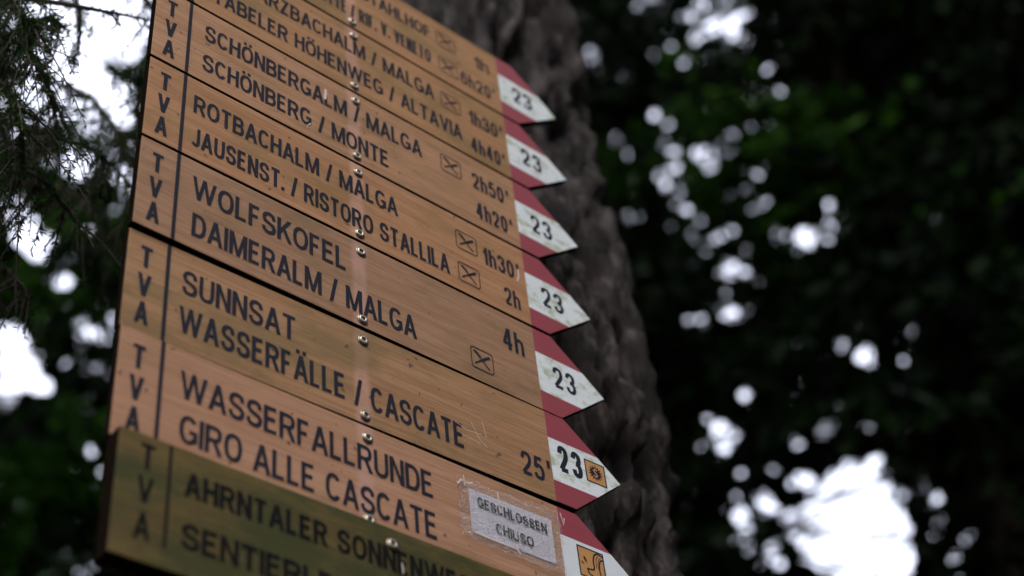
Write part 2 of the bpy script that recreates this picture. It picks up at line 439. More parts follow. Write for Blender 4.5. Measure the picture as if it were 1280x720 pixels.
def screw(parent, u, v):
    s = link('screw', ME_SCREW, None, parent, (u * H, 0, -v * H)); s.rotation_euler = (random.uniform(-.09, .09), random.random() * 6, random.uniform(-.09, .09)); s.scale = (.9, .9, .9)
    link('washer', ME_WASHER, None, s); link('screw_socket', ME_SOCKET, None, s)
    return s

def pictogram(parent, u, v, wd=.245, hh=.232, m=None, faint=False):
    f = Flat(); t = .0052; r = .03
    pts = []
    for cx, cy, a in ((u + wd - r, v + r, -90), (u + wd - r, v + hh - r, 0), (u + r, v + hh - r, 90), (u + r, v + r, 180)):
        pts += [(cx + r * math.cos(math.radians(a + q)), cy + r * math.sin(math.radians(a + q))) for q in (0, 30, 60, 90)]
    f.stroke(pts, t, True)
    # knife and fork laid crosswise
    f.stroke([(u + .05, v + .045), (u + wd - .045, v + hh - .035)], .0075)
    f.stroke([(u + .035, v + .035), (u + .065, v + .050), (u + .105, v + .092)], .013)
    f.stroke([(u + .035, v + hh - .05), (u + wd - .04, v + .045)], .0075)
    f.stroke([(u + wd * .52, v + hh * .47), (u + wd - .06, v + .065), (u + wd - .035, v + .05)], .013)
    return f.obj('meal_pictogram', m or M_INK, parent)

# rows: (text, u0, u1, v offset, cap height)
BOARDS = [
 dict(rows=[('ROSSSTAHLHOF', 1.74, 3.12, .19, .20), ('SCHWARZENSTEINHÜTTE /', .47, 2.135, .60, .205), ('RIF. V. VENETO', 2.185, 3.10, .60, .205)],
      times=[('1h', 3.70, 3.92, .21, .205), ("6h20'", 3.49, 3.96, .63, .205)], pics=[(3.205, .165), (3.205, .60)], ink=M_INK_FADED, wood=M_WOOD_ALGAE, lab='topmost trail board, cut by the top of the photo, reading RIF. V. VENETO above 6h20'),
 dict(rows=[('SCHWARZBACHALM / MALGA', .44, 3.10, .185, .215), ('STABELER HÖHENWEG / ALTAVIA', .42, 3.43, .585, .215)],
      times=[("1h30'", 3.54, 3.99, .225, .215), ("4h40'", 3.53, 3.98, .655, .215)], pics=[(3.19, .185)], ink=M_INK, wood=M_WOOD_ALGAE, lab='brown trail board reading STABELER HÖHENWEG / ALTAVIA with red and white tip'),
 dict(rows=[('SCHÖNBERGALM / MALGA', .485, 2.88, .19, .222), ('SCHÖNBERG / MONTE', .48, 2.47, .60, .222)],
      times=[("2h50'", 3.49, 3.96, .215, .222), ("4h20'", 3.50, 3.96, .63, .222)], pics=[(3.11, .19)], ink=M_INK, wood=M_WOOD, lab='brown trail board reading SCHÖNBERG / MONTE with red and white tip'),
 dict(rows=[('ROTBACHALM / MALGA', .43, 2.54, .20, .222), ('JAUSENST. / RISTORO STALLILA', .43, 3.10, .605, .225)],
      times=[("1h30'", 3.52, 3.97, .235, .225), ('2h', 3.74, 3.935, .63, .22)], pics=[(3.21, .185), (3.205, .605)], ink=M_INK, wood=M_WOOD, lab='brown trail board reading JAUSENST. / RISTORO STALLILA with red and white tip'),
 dict(rows=[('WOLFSKOFEL', .47, 1.955, .175, .25), ('DAIMERALM / MALGA', .49, 2.665, .585, .25)],
      times=[('4h', 3.65, 3.905, .175, .255)], pics=[(3.258, .605)], ink=M_INK, wood=M_WOOD, lab='brown trail board reading WOLFSKOFEL, DAIMERALM / MALGA and 4h'),
 dict(rows=[('SUNNSAT', .46, 1.465, .185, .248), ('WASSERFÄLLE / CASCATE', .45, 3.09, .56, .25)],
      times=[("25'", 3.69, 4.02, .565, .245)], pics=[], ink=M_INK, wood=M_WOOD_ALGAE, rot=(.0042, .0035), dy=.0035, lab='brown trail board reading SUNNSAT with a sun emblem beside the number 23'),
 dict(rows=[('WASSERFALLRUNDE', .485, 2.73, .195, .245), ('GIRO ALLE CASCATE', .505, 2.74, .575, .245)],
      times=[], pics=[], ink=M_INK, wood=M_WOOD_PINK, lab='pinkish trail board reading GIRO ALLE CASCATE with a taped paper notice and waterfall emblem'),
]
GROUP = 'trail boards screwed one below another to the post'
board_objs = []
for i, B in enumerate(BOARDS):
    root = empty('direction_sign', (0, B.get('dy', 0), ZTOP - i * H), B['lab'], 'direction sign', GROUP)
    if 'rot' in B: root.rotation_euler = (0, -B['rot'][0], -B['rot'][1] * 3.2); root.location.y += .0015; root.location.z -= .0009
    board_objs.append(root)
    pl = link('plank', prism(ARROW, 0, THK, .0009, (B['wood'], M_WOOD_DARK)), None, root)
    top, bot = .287, .742
    pr = lambda poly, nm, m: link(nm, prism(poly, -.00035, .0004), m, root)
    e = .004
    if i < 6:
        pr([(U_RED, e), (U_COR - e, e), (edge_u(top) - e, top), (U_RED, top)], 'red_stripe', M_RED)
        pr([(U_RED, bot), (edge_u(bot) - e, bot), (U_COR - e, BH - e), (U_RED, BH - e)], 'red_stripe', M_RED)
        pr([(U_RED, top), (edge_u(top) - e, top), (U_TIP - 2 * e, BH / 2), (edge_u(bot) - e, bot), (U_RED, bot)], 'white_stripe', M_WHITE)
        if i < 5: Flat().text('23', 4.225, 4.505, .37, .255, .043, gap=.18).obj('trail_number', B['ink'] if i else M_INK, root)
        else: Flat().text('23', 4.128, 4.41, .33, .29, .055, gap=.2).obj('trail_number', M_INK, root)
    else:
        pr([(U_RED, e), (U_COR - e, e), (edge_u(.28) - e, .28), (U_RED, .28)], 'red_stripe', M_RED)
        pr([(U_RED, .80), (edge_u(.80) - e, .80), (U_COR - e, BH - e), (U_RED, BH - e)], 'red_stripe', M_RED)
        pr([(U_RED, .28), (edge_u(.28) - e, .28), (U_TIP - 2 * e, BH / 2), (edge_u(.80) - e, .80), (U_RED, .80)], 'white_stripe', M_WHITE_CLEAN)
    for (t, a, b, v, ch) in B['rows']:
        Flat().text(t, a, b, v, ch, ch * (.147 if i else .16)).obj('lettering', B['ink'], root)
    for (t, a, b, v, ch) in B['times']:
        Flat().text(t, a, b, v, ch, ch * (.15 if i else .15), gap=.13).obj('walking_time', B['ink'], root)
    for (a, b) in B['pics']: pictogram(root, a, b, m=B['ink'])
    f = Flat()
    for ch, v in (('T', .125), ('V', .405), ('A', .675)): f.glyph(ch, .100, v, .115, .212, .036)
    f.obj('side_letters', M_INK, root)
    f = Flat(); f.quad([(U_DIV - .017, .004), (U_DIV + .017, .004), (U_DIV + .017, BH - .004), (U_DIV - .017, BH - .004)])
    f.obj('divider_line', M_INK, root)
    screw(root, 2.105, .115); screw(root, 2.098, .895 if i < 6 else .872)

# sun emblem on the sixth board
r6 = board_objs[5]
def emblem_square(root, u, v, a, nm):
    o = Flat(); o.quad([(u, v), (u + a, v), (u + a, v + a), (u, v + a)]); o.z = 0
    sq = o.obj(nm, M_ORANGE, root)
    b = Flat(); b.z = 2; b.stroke([(u, v), (u + a, v), (u + a, v + a), (u, v + a)], .0075, True); b.obj('emblem_border', M_INK, sq)
    return sq
sq = emblem_square(r6, 4.452, .366, .226, 'sun_emblem_plate')
cx, cy = 4.565, .478
f = Flat(); f.z = 3; star = []
for j in range(32):
    r = .090 if j % 2 == 0 else .056
    star.append((cx + r * math.cos(j * math.pi / 16 + .1), cy + r * math.sin(j * math.pi / 16 + .1)))
f.quad(star); f.obj('sun_emblem', M_INK, sq)
f = Flat(); f.z = 6
f.stroke(spline([(cx + .022, cy - .030), (cx + .004, cy - .042), (cx - .018, cy - .026), (cx, cy - .002), (cx + .018, cy + .022), (cx - .004, cy + .040), (cx - .024, cy + .026)], 4), .0065)
f.obj('sun_emblem_letter', M_ORANGE, sq)
# waterfall emblem on the seventh board
r7 = board_objs[6]
u0, v0, a = 4.222, .322, .285
sq = emblem_square(r7, u0, v0, a, 'waterfall_emblem_plate')
P = lambda x, y: (u0 + x * a, v0 + y * a)
f = Flat(); f.z = 4
f.stroke(spline([P(.98, .10), P(.78, .06), P(.64, .16), P(.58, .38), P(.56, .66), P(.30, .70)], 4), .0085)
f.stroke(spline([P(.30, .70), P(.36, .86), P(.62, .94), P(.74, .985)], 4), .0085)
f.stroke(spline([P(.98, .22), P(.86, .28), P(.80, .48), P(.80, .74), P(.90, .97)], 4), .0075)
f.stroke(spline([P(.80, .14), P(.70, .28), P(.67, .56)], 4), .0035)
f.stroke(spline([P(.90, .16), P(.78, .30), P(.74, .60)], 4), .0035)
for (x, y, dx, dy, q) in ((.26, .42, .05, .11, .012), (.14, .56, .06, .04, .008)):
    ring = []
    L_ = math.hypot(dx, dy); tx, ty = dx / L_, dy / L_
    for j in range(12):
        t = j / 12 * 2 * math.pi
        e1, e2 = L_ * math.cos(t) * a, q * math.sin(t) * (1 - .5 * math.cos(t))
        c_ = P(x, y); ring.append((c_[0] + e1 * tx - e2 * ty, c_[1] + e1 * ty + e2 * tx))
    f.quad(ring); f.z += 1
f.obj('waterfall_emblem', M_INK, sq)

# scrapes
def scrape(root, lst):
    for pts, hw in lst:
        f = Flat(); f.z = 9; f.stroke(pts, hw); f.obj('scrape_mark', M_SCRAPE, root)
scrape(board_objs[2], [([(1.765, .185), (1.765, .24), (1.755, .33)], .014), ([(1.60, .78), (1.565, .83)], .006), ([(1.58, .81), (1.55, .87)], .003)])
scrape(board_objs[5], [([(3.18, .50), (3.25, .64), (3.33, .70)], .0022), ([(3.30, .44), (3.33, .60)], .002), ([(3.0, .56), (3.12, .60), (3.28, .585)], .002), ([(3.05, .66), (3.26, .69)], .0018)])
scrape(board_objs[3], [([(3.93, .47), (3.955, .40), (3.96, .30)], .008)])
scrape(board_objs[6], [([(4.075, .06), (4.10, .17), (4.115, .10)], .006)])

# ------------------------------------------------------------------ taped paper notice
no = empty('paper_notice', (0, -.0006, ZTOP - 6 * H), 'white paper notice reading GESCHLOSSEN CHIUSO, taped onto the pinkish trail board', 'notice')
def crumpled(u0, u1, v0, v1, nx, ny, y, amp, ragged, seed):
    V = []; Fc = []
    for j in range(ny + 1):
        for i in range(nx + 1):
            s, t = i / nx, j / ny
            u = u0 + (u1 - u0) * s; v = v0[0] + (v0[1] - v0[0]) * s
            vb = v1[0] + (v1[1] - v1[0]) * s
            vv = v + (vb - v) * t
            if ragged:
                ed = (abs(s - .5) > .49) or (abs(t - .5) > .49)
                if ed:
                    q = noise.noise(Vector((u * 14, vv * 14, seed))) * ragged; u += q * (1 if abs(s - .5) > .49 else 0); vv += q * (1 if abs(t - .5) > .49 else 0)
            nn = noise.noise(Vector((u * 30, vv * 30, seed))) + .5 * noise.noise(Vector((u * 80, vv * 80, seed)))
            V.append((u * H, y - abs(nn) * amp, -vv * H))
    for j in range(ny):
        for i in range(nx):
            a_ = j * (nx + 1) + i; Fc.append((a_, a_ + nx + 1, a_ + nx + 2, a_ + 1))
    return mesh_from('sheet', V, Fc, False)
link('paper', crumpled(3.078, 3.952, (.198, .183), (.612, .612), 60, 30, -.0006, .0005, 0, 3.0), M_PAPER, no)
f = Flat(); f.text('GESCHLOSSEN', 3.155, 3.885, .255, .098, .0195, wob=.002)
f.text('CHIUSO', 3.325, 3.72, .445, .098, .0195, wob=.002)
lt = f.obj('notice_lettering', M_INK_BLACK, no, (0, -.0013, 0))
tp = link('tape', crumpled(2.965, 4.05, (.135, .075), (.69, .71), 110, 60, -.0021, .0007, .05, 8.0), M_TAPE, no)
for pts, hw in (([(2.96, .21), (3.0, .155), (3.075, .165), (3.12, .14)], .007), ([(3.03, .10), (3.035, .20)], .006), ([(3.38, .13), (3.375, .22), (3.385, .33)], .006),
                ([(3.56, .46), (3.57, .60)], .006), ([(3.93, .23), (3.925, .62)], .004), ([(3.07, .20), (3.075, .60)], .003), ([(3.10, .622), (3.3, .625), (3.52, .622), (3.56, .66)], .008)):
    f = Flat(); f.z = 3; f.stroke(pts, hw); f.obj('tape_crease', M_SCRAPE, no, (0, -.0020, 0))

# ------------------------------------------------------------------ the mossy bottom board, thicker and standing proud
MT = .0235
mo = empty('mossy_direction_sign', (0, -MT, ZTOP - 7.012 * H), 'dark mossy trail board reading AHRNTALER SONNENWEGE, lowest and thickest of the stack', 'direction sign')
link('plank', prism([(-.012, 0), (U_COR, 0), (U_TIP, BH / 2), (U_COR, BH), (-.012, BH)], 0, MT - .0003, .0016, (M_WOOD_MOSS, M_WOOD_DARK)), None, mo)
Flat().text('AHRNTALER SONNENWEGE', .481, 3.00, .175, .195, .036).obj('lettering', M_INK_BLACK, mo)
Flat().text('SENTIERI DEL SOLE', .479, 2.60, .575, .195, .036).obj('lettering', M_INK_BLACK, mo)
f = Flat()
for ch, v in (('T', .075), ('V', .335), ('A', .61)): f.glyph(ch, .145, v, .118, .20, .031)
f.obj('side_letters', M_INK_BLACK, mo)
f = Flat(); f.quad([(.357, .012), (.380, .012), (.380, BH - .15), (.357, BH - .15)]); f.obj('divider_line', M_INK_BLACK, mo)
screw(mo, 2.165, .145); screw(mo, 2.165, .86)
f = Flat(); f.z = 9; f.stroke([(2.245, .27), (2.25, .31), (2.252, .36)], .006); f.obj('resin_drip', M_SCRAPE, mo)

# post behind the boards
pb = bmesh.new()
bmesh.ops.create_cube(pb, size=1, matrix=Matrix.Translation((2.1 * H, THK + .0015 + .035, 1.9)) @ Matrix.Diagonal((.07, .07, 3.8, 1)))
bmesh.ops.bevel(pb, geom=pb.edges[:], offset=.004, segments=2, affect='EDGES')
me = bpy.data.meshes.new('post'); pb.to_mesh(me); pb.free()
tag(link('wooden_post', me, M_WOOD_DARK), 'square wooden post behind the trail boards that carries their screws', 'post')

# ------------------------------------------------------------------ placing by sight line
Rt = np.array(CAM_ROT.transposed()); C0 = np.array(CAM_LOC)
def project(P):
    q = (np.asarray(P) - C0) @ Rt.T
    d = -q[..., 2]; d = np.where(d < .05, np.nan, d)
    return 640 + F_PX * q[..., 0] / d, 360 - F_PX * q[..., 1] / d
def at(px, py, dist):
    d = CAM_ROT @ Vector(((px - 640) / F_PX, (360 - py) / F_PX, -1)).normalized()
    return CAM_LOC + d * dist

# ------------------------------------------------------------------ the big trunk behind the sign
def bark_trunk(name, parent, cx, cy, r0, z0, z1, hi0, hi1, lean=(0, 0)):
    nA = 200; zs = []
    z = z0
    while z < z1:
        zs.append(z); z += .015 if hi0 < z < hi1 else .08
    V = []
    for z in zs:
        t = (z - z0) / (z1 - z0); r = r0 * (1 - .35 * t) + .16 * math.exp(-z * 1.3)
        ox, oy = cx + lean[0] * z, cy + lean[1] * z
        for j in range(nA):
            a = 2 * math.pi * j / nA; ca, sa = math.cos(a), math.sin(a)
            p = Vector((ca * r, sa * r, z))
            if not (hi0 - .1 < z < hi1 + .1): d = .02 * noise.noise(Vector((ca * 5, sa * 5, z * 2)))
            else:
                w1 = noise.noise(Vector((ca * 2.4 + 5, sa * 2.4, z * 2.6))); w2 = noise.noise(Vector((ca * 7, sa * 7 + 9, z * 9)))
                q = Vector((ca * 4.0 + w1 * .5 + w2 * .22, sa * 4.0 + w1 * .4 - w2 * .2, z * 1.15 + w1 * .5 + w2 * .35))
                ds, cells = noise.voronoi(q)
                e1 = min(1.0, (ds[1] - ds[0]) * 2.6); e1 = e1 * e1 * (3 - 2 * e1)
                q2 = Vector((ca * 11 + w2, sa * 11 + w2, z * 6.5 + w1)); d2, _c2 = noise.voronoi(q2)
                e2 = min(1.0, (d2[1] - d2[0]) * 2.4)
                hgt = noise.cell(cells[0] * 7.31)
                d = -.028 + .050 * e1 + .020 * hgt * e1 + .018 * e2 + .012 * w2 + 016e-3 * noise.noise(Vector((ca * 2, sa * 2, z * 1.3))) + .004 * noise.noise(Vector((ca * 34, sa * 34, z * 30)))
            V.append((ox + ca * (r + d), oy + sa * (r + d), z))
    Fc = []
    for i in range(len(zs) - 1):
        for j in range(nA):
            Fc.append((i*nA + j, i*nA + (j+1) % nA, (i+1)*nA + (j+1) % nA, (i+1)*nA + j))
    return link(name, mesh_from(name, V, Fc, True), M_BARK, parent)

# ------------------------------------------------------------------ foliage
# holes in the canopy through which the sky shows (x, y, rx, ry as seen from the path)
GAPS = [(118,10,72,26),(150,30,38,28),(170,18,34,34),(120,36,40,16),(80,50,18,10),(40,80,9,14),(48,112,10,18),(92,100,38,28),(126,128,44,24),(150,135,22,16),(74,126,16,14),(100,78,22,14),(24,120,6,10),(12,20,6,6),(45,12,14,6),
 (97,207,16,13),(60,200,5,8),(20,262,16,20),(32,290,18,24),(45,312,12,14),(158,228,8,16),(160,222,10,9),(8,250,8,10),
 (92,285,5,8),(108,287,5,8),(65,300,4,5),(72,322,4,4),(88,312,4,4),(80,352,11,8),(60,350,4,4),(30,350,5,6),(100,392,4,4),(115,382,3,4),
 (137,395,7,9),(117,422,5,7),(129,424,5,7),(98,385,4,5),(88,422,3,3),
 (18,440,20,36),(32,465,18,20),(8,492,14,16),(54,484,11,12),(5,415,8,18),(33,515,5,6),(15,530,5,6),(25,578,6,5),(38,572,4,4),(58,633,3,3),(70,580,2,2),
 (737,69,10,10),(750,85,4,4),(770,172,6,5),(766,185,5,5),(762,196,4,4),(773,190,4,4),(818,145,6,6),(818,175,6,6),(842,190,6,6),(832,233,6,7),(829,222,4,4),
 (875,197,6,6),(880,188,4,4),(867,190,4,4),(860,262,4,4),(785,270,4,4),(800,82,2.5,2.5),(868,92,2.2,2.2),
 (882,32,6,6),(878,45,5,5),(893,22,4,4),(875,58,5,5),(893,50,5,5),(912,30,7,7),(918,35,6,5),(922,27,4,4),(912,50,6,5),(935,50,6,6),(905,65,5,5),(928,68,5,4),(865,50,4,4),(855,52,3,3),(886,68,3,3),(900,40,4,4),
 (960,88,5,5),(940,135,2,2),(1004,295,9,10),(1000,300,6,6),(1036,255,5,6),(1032,305,5,6),(1036,284,3,4),(1008,200,2.5,2.5),(995,268,2.5,2.5),(1055,277,3.5,3.5),
 (882,317,5,5),(902,295,4,4),(915,333,8,7),(930,340,6,6),(910,342,6,5),(905,328,4,4),(912,391,11,10),(903,367,6,5),(877,402,7,7),(925,386,5,4),(940,390,4,4),(1150,258,3.5,4),(1178,290,3,3),
 (1005,424,5,5),(1013,421,4,4),(994,427,4,4),(1078,397,4,5),(1081,408,4,5),(1081,448,12,13),(1052,432,7,7),(1048,448,5,5),(1064,432,4,4),(1085,435,6,5),
 (1142,418,5,7),(1127,437,5,6),(1149,445,4,5),(1130,450,4,6),(1140,408,3,4),(1213,387,5,6),(1220,316,5,6),(1197,326,4,5),(1210,347,4,5),(1178,290,2,3),(1266,290,2,2.5),
 (930,494,7,7),(937,482,4,4),(1001,507,6,6),(1000,495,3.5,3.5),(1042,483,6,6),(1046,502,5,4),(1032,538,9,8),(1040,530,5,5),(999,557,7,7),(992,548,4,4),(1080,535,4,4),(1086,537,4,4),(1108,537,3.5,3.5),(1020,545,4,4),
 (900,535,10,9),(912,545,11,9),(895,548,9,10),(905,560,8,7),(935,556,6,6),(885,525,5,5),(940,525,4,4),(927,592,6,6),(922,575,3,4),
 (955,626,11,11),(962,634,8,8),(925,646,9,11),(932,662,8,7),(918,680,6,5),(942,684,6,5),(930,640,6,6),(965,684,8,7),(963,700,6,6),(975,706,7,6),(972,718,6,6),(945,705,4,4),(1000,716,6,5),(1010,700,5,5),
 (1088,692,50,46),(1088,672,46,48),(1060,650,34,36),(1112,690,26,30),(1045,690,30,26),(1070,618,32,28),(1050,630,24,26),(1018,640,18,26),(1005,600,10,9),(1012,605,9,8),(988,605,7,6),(990,648,10,10),(993,668,10,7),(1012,680,16,12),
 (1058,589,11,10),(1066,582,8,8),(1092,578,9,7),(1098,573,6,5),(1086,586,6,5),(1040,600,8,8),(1107,640,14,14),(1118,655,10,14),(1122,617,6,5),(1108,612,7,6),(1128,618,3.5,3.5),(1102,607,4,4),(1130,672,8,16),(1125,700,12,14),
 (1172,622,5,6),(1171,640,2.5,3),(1178,645,3,4),(1197,692,3,4),(1193,704,4.5,7),(1190,715,3,4),(1212,720,2,3),(1150,520,1.6,2),(1168,380,1.5,1.5)]
_rs = random.Random(11)
for (gx, gy, rx, ry) in list(GAPS):                        # needles leave pinholes round every larger opening
    for _ in range((3 if rx < 20 else 6) if gx > 700 else 0):
        a_ = _rs.uniform(0, 6.28); q_ = _rs.uniform(1.5, 3.2)
        GAPS.append((gx + math.cos(a_) * (rx + 4) * q_, gy + math.sin(a_) * (ry + 4) * q_, *([_rs.uniform(1.4, 4.2)] * 2)))
GA = np.array(GAPS, dtype=np.float64)
def in_gap(px, py, grow=1.0):
    bad = np.zeros(px.shape, bool)
    for gx, gy, rx, ry in GA:
        sc = ((.42 if gy < 80 else .58) if rx < 8 else .74 if rx < 20 else 1.02) if gx > 700 else (.48 if rx < 9 else (.82 if gy > 240 else 1.0))
        bad |= ((px - gx) / (rx * sc)) ** 2 + ((py - gy) / (ry * sc)) ** 2 < 1
    return bad
def blades_to_mesh(name, base, tip, width, rng, m, parent, carve=True, keep_out=None):
    """diamond needle tufts from base to tip"""
    d = tip - base; n = len(base)
    r = rng.normal(size=(n, 3)); s = np.cross(d, r); s /= np.linalg.norm(s, axis=1, keepdims=True) + 1e-9
    mid = base + d * rng.uniform(.35, .6, (n, 1)); hw = (width / 2)[:, None] if np.ndim(width) else width / 2
    V = np.stack([base, mid + s * hw, tip, mid - s * hw], 1)
    if carve:
        smp = np.concatenate([V, (V + np.roll(V, 1, axis=1)) / 2, V.mean(1, keepdims=True)], 1)
        x, y = project(smp)
        with np.errstate(invalid='ignore'):
            near = (x > -80) & (x < 1360) & (y > -60) & (y < 780)
            bad = np.zeros(len(V), bool); idx = np.nonzero(near.any(1))[0]
            bad[idx] = in_gap(np.nan_to_num(x[idx], nan=-999.).astype(np.float32), np.nan_to_num(y[idx], nan=-999.).astype(np.float32)).any(1)
        V = V[~bad]
    return link(name, quads_mesh(name, V), m, parent)

def spruce(x, y, height, radius, z0, seed, label, nb=8, dens=1.0, blade=.135, bw=.060, light=0.0, zlim=None, dz=.34, sec=14, carve=True, trunk_r=.16):
    rng = np.random.default_rng(seed)
    root = empty('spruce_tree', (x, y, 0), label, 'tree', 'spruce trees behind the signpost')
    hs = np.linspace(0, height, 14)
    lean = rng.normal(0, .012, 2)
    tp = [(lean[0] * z + .03 * math.sin(z), lean[1] * z, z) for z in hs]
    Vt, Ft = tube_mesh(tp, [trunk_r * (1 - .93 * z / height) + .05 * math.exp(-z) for z in hs], 12)
    link('trunk', mesh_from('trunk', Vt, Ft, True), M_BARK_FAR, root)
    bb, tt, ll = [], [], []; BV, BF = [], []
    z = z0
    while z < height - .2:
        fr = (z - z0) / (height - z0); L0 = radius * (1 - fr) ** .75 + .15
        for q in range(nb):
            a = rng.uniform(0, 2 * math.pi); L = L0 * rng.uniform(.7, 1.1); zz = z + rng.uniform(-.18, .18)
            ca, sa = math.cos(a), math.sin(a); droop = rng.uniform(.12, .32)
            ts = np.linspace(0, 1, 6)
            pts = [(lean[0]*zz + ca * L * t, lean[1]*zz + sa * L * t, zz + .12 * L * t - droop * L * t * t) for t in ts]
            b0 = len(BV); v_, f_ = tube_mesh(pts, [.022 * (1 - .85 * t) for t in ts], 4)
            BV += v_; BF += [tuple(k_ + b0 for k_ in ff) for ff in f_]
            ns = max(4, int(sec * dens * L / radius * 1.3))
            t = rng.uniform(.12, 1.0, ns)
            bx = lean[0]*zz + ca * L * t; by = lean[1]*zz + sa * L * t; bz = zz + .12 * L * t - droop * L * t * t
            side = rng.choice([-1, 1], ns); sl = L * .36 * (1.15 - t) * rng.uniform(.6, 1.3, ns) + .10
            ang = a + side * rng.uniform(.5, 1.15, ns)
            dx, dy, dzv = np.cos(ang), np.sin(ang), -rng.uniform(.15, .75, ns)
            nbld = 17
            u = (np.arange(nbld)[None, :] + rng.uniform(0, 1, (ns, nbld))) / nbld
            P0 = np.stack([bx[:, None] + dx[:, None] * sl[:, None] * u, by[:, None] + dy[:, None] * sl[:, None] * u, bz[:, None] + dzv[:, None] * sl[:, None] * u * u], -1).reshape(-1, 3)
            dirv = np.stack([np.repeat(dx, nbld), np.repeat(dy, nbld), np.repeat(dzv, nbld)], -1) + rng.normal(0, .55, (ns * nbld, 3)) + np.array([0, 0, -.25])
            dirv /= np.linalg.norm(dirv, axis=1, keepdims=True)
            P1 = P0 + dirv * blade * rng.uniform(.6, 1.3, (ns * nbld, 1))
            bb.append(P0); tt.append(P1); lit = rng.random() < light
            if light:                                              # brighter-lit boughs: the light is put into a paler needle colour
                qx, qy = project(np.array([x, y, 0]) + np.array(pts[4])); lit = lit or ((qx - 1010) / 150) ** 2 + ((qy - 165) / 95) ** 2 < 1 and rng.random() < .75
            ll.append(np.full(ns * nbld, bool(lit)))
        z += dz * rng.uniform(.8, 1.2)
    off = np.array([x, y, 0.0])
    B0 = np.concatenate(bb) + off; T0 = np.concatenate(tt) + off; LL = np.concatenate(ll)
    for nm, sel, m in (('foliage', ~LL, M_NEEDLE), ('lit_foliage', LL, M_NEEDLE_L)):
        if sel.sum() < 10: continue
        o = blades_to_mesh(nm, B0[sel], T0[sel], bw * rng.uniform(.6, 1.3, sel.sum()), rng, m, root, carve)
        o.location = (-x, -y, 0)
    link('branches', mesh_from('branches', BV, BF), M_BARK_FAR, root)
    return root

SHADE_CROWNS = [(az, d, t) for az, d, t in ((110, 7.5, 17), (140, 7, 18), (172, 7.5, 17), (200, 8.5, 13), (290, 7, 17), (318, 8, 18), (345, 9, 18), (95, 12, 20), (125, 12, 20), (155, 12, 20), (305, 12, 20), (330, 13, 20))]
fw = np.array([math.sin(math.radians(44.79)), math.cos(math.radians(44.79))]); rt = np.array([fw[1], -fw[0]])
def gp(f, l): p = C0[:2] + fw * f + rt * l; return float(p[0]), float(p[1])
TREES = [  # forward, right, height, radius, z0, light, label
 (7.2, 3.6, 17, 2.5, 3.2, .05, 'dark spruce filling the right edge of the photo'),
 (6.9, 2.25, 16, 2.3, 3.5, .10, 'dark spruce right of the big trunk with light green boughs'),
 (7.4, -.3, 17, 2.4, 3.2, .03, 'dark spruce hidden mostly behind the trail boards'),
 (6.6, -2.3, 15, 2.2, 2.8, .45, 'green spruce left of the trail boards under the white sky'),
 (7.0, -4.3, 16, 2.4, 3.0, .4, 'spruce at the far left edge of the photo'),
 (9.0, 5.4, 19, 2.8, 3.0, .0, 'tall black spruce behind the one at the right edge'),
 (9.2, 3.7, 19, 2.8, 3.0, .0, 'tall spruce behind the light green boughs on the right'),
 (9.4, .4, 20, 2.8, 3.0, .0, 'tall spruce directly behind the big barked trunk'),
 (9.0, -2.2, 18, 2.6, 3.0, .0, 'tall spruce behind the left ends of the trail boards'),
 (11.5, 5.3, 21, 3.0, 3.0, .0, 'farthest spruce on the right, dark between sky gaps'),
 (11.5, 1.2, 21, 3.0, 3.0, .0, 'farthest spruce straight behind the red and white tips'),
]
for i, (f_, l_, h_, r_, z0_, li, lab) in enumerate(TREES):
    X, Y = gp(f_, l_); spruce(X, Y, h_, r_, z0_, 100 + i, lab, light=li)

# the big trunk with its crown above
TX, TY = .835, .384
big = empty('rough_barked_tree', (TX, TY, 0), 'thick rough barked tree trunk right behind the arrow tips of the boards', 'tree')
tr = bark_trunk('trunk', big, 0, 0, .256, 0, 13, 2.2, 4.9)

# its crown, and unseen crowns added round the camera to shade the boards
def canopy(name, crowns, n, size, m, parent, seed, off=(0, 0, 0)):
    rng = np.random.default_rng(seed); B_, T_ = [], []
    for (cx_, cy_, z0_, z1_, r_) in crowns:
        z = rng.uniform(0, 1, n) ** 1.15; a = rng.uniform(0, 2 * math.pi, n); rr = r_ * (1 - z) ** .7 * np.sqrt(rng.uniform(0.02, 1, n))
        P0 = np.stack([cx_ + rr * np.cos(a), cy_ + rr * np.sin(a), z0_ + (z1_ - z0_) * z - .2 * rr], -1)
        d = np.stack([np.cos(a), np.sin(a), np.full(n, -.35)], -1) + rng.normal(0, .4, (n, 3)); d /= np.linalg.norm(d, axis=1, keepdims=True)
        B_.append(P0); T_.append(P0 + d * size * rng.uniform(.6, 1.3, (n, 1)))
    B_ = np.concatenate(B_); T_ = np.concatenate(T_)
    return blades_to_mesh(name, B_, T_, size * .4 * rng.uniform(.6, 1.3, len(B_)), rng, m, parent, False)
canopy('crown', [(0, 0, 9.3, 18, 2.6)], 5000, .5, M_NEEDLE, big, 5)
CR = []
for az_, dist, top in SHADE_CROWNS:
    a_ = math.radians(az_); CR.append((C0[0] + math.sin(a_) * dist, C0[1] + math.cos(a_) * dist, 2.5, top, 3.4))
tag(canopy('added_shade_canopy', CR, 2600, .75, M_NEEDLE, None, 6), kind='stuff')

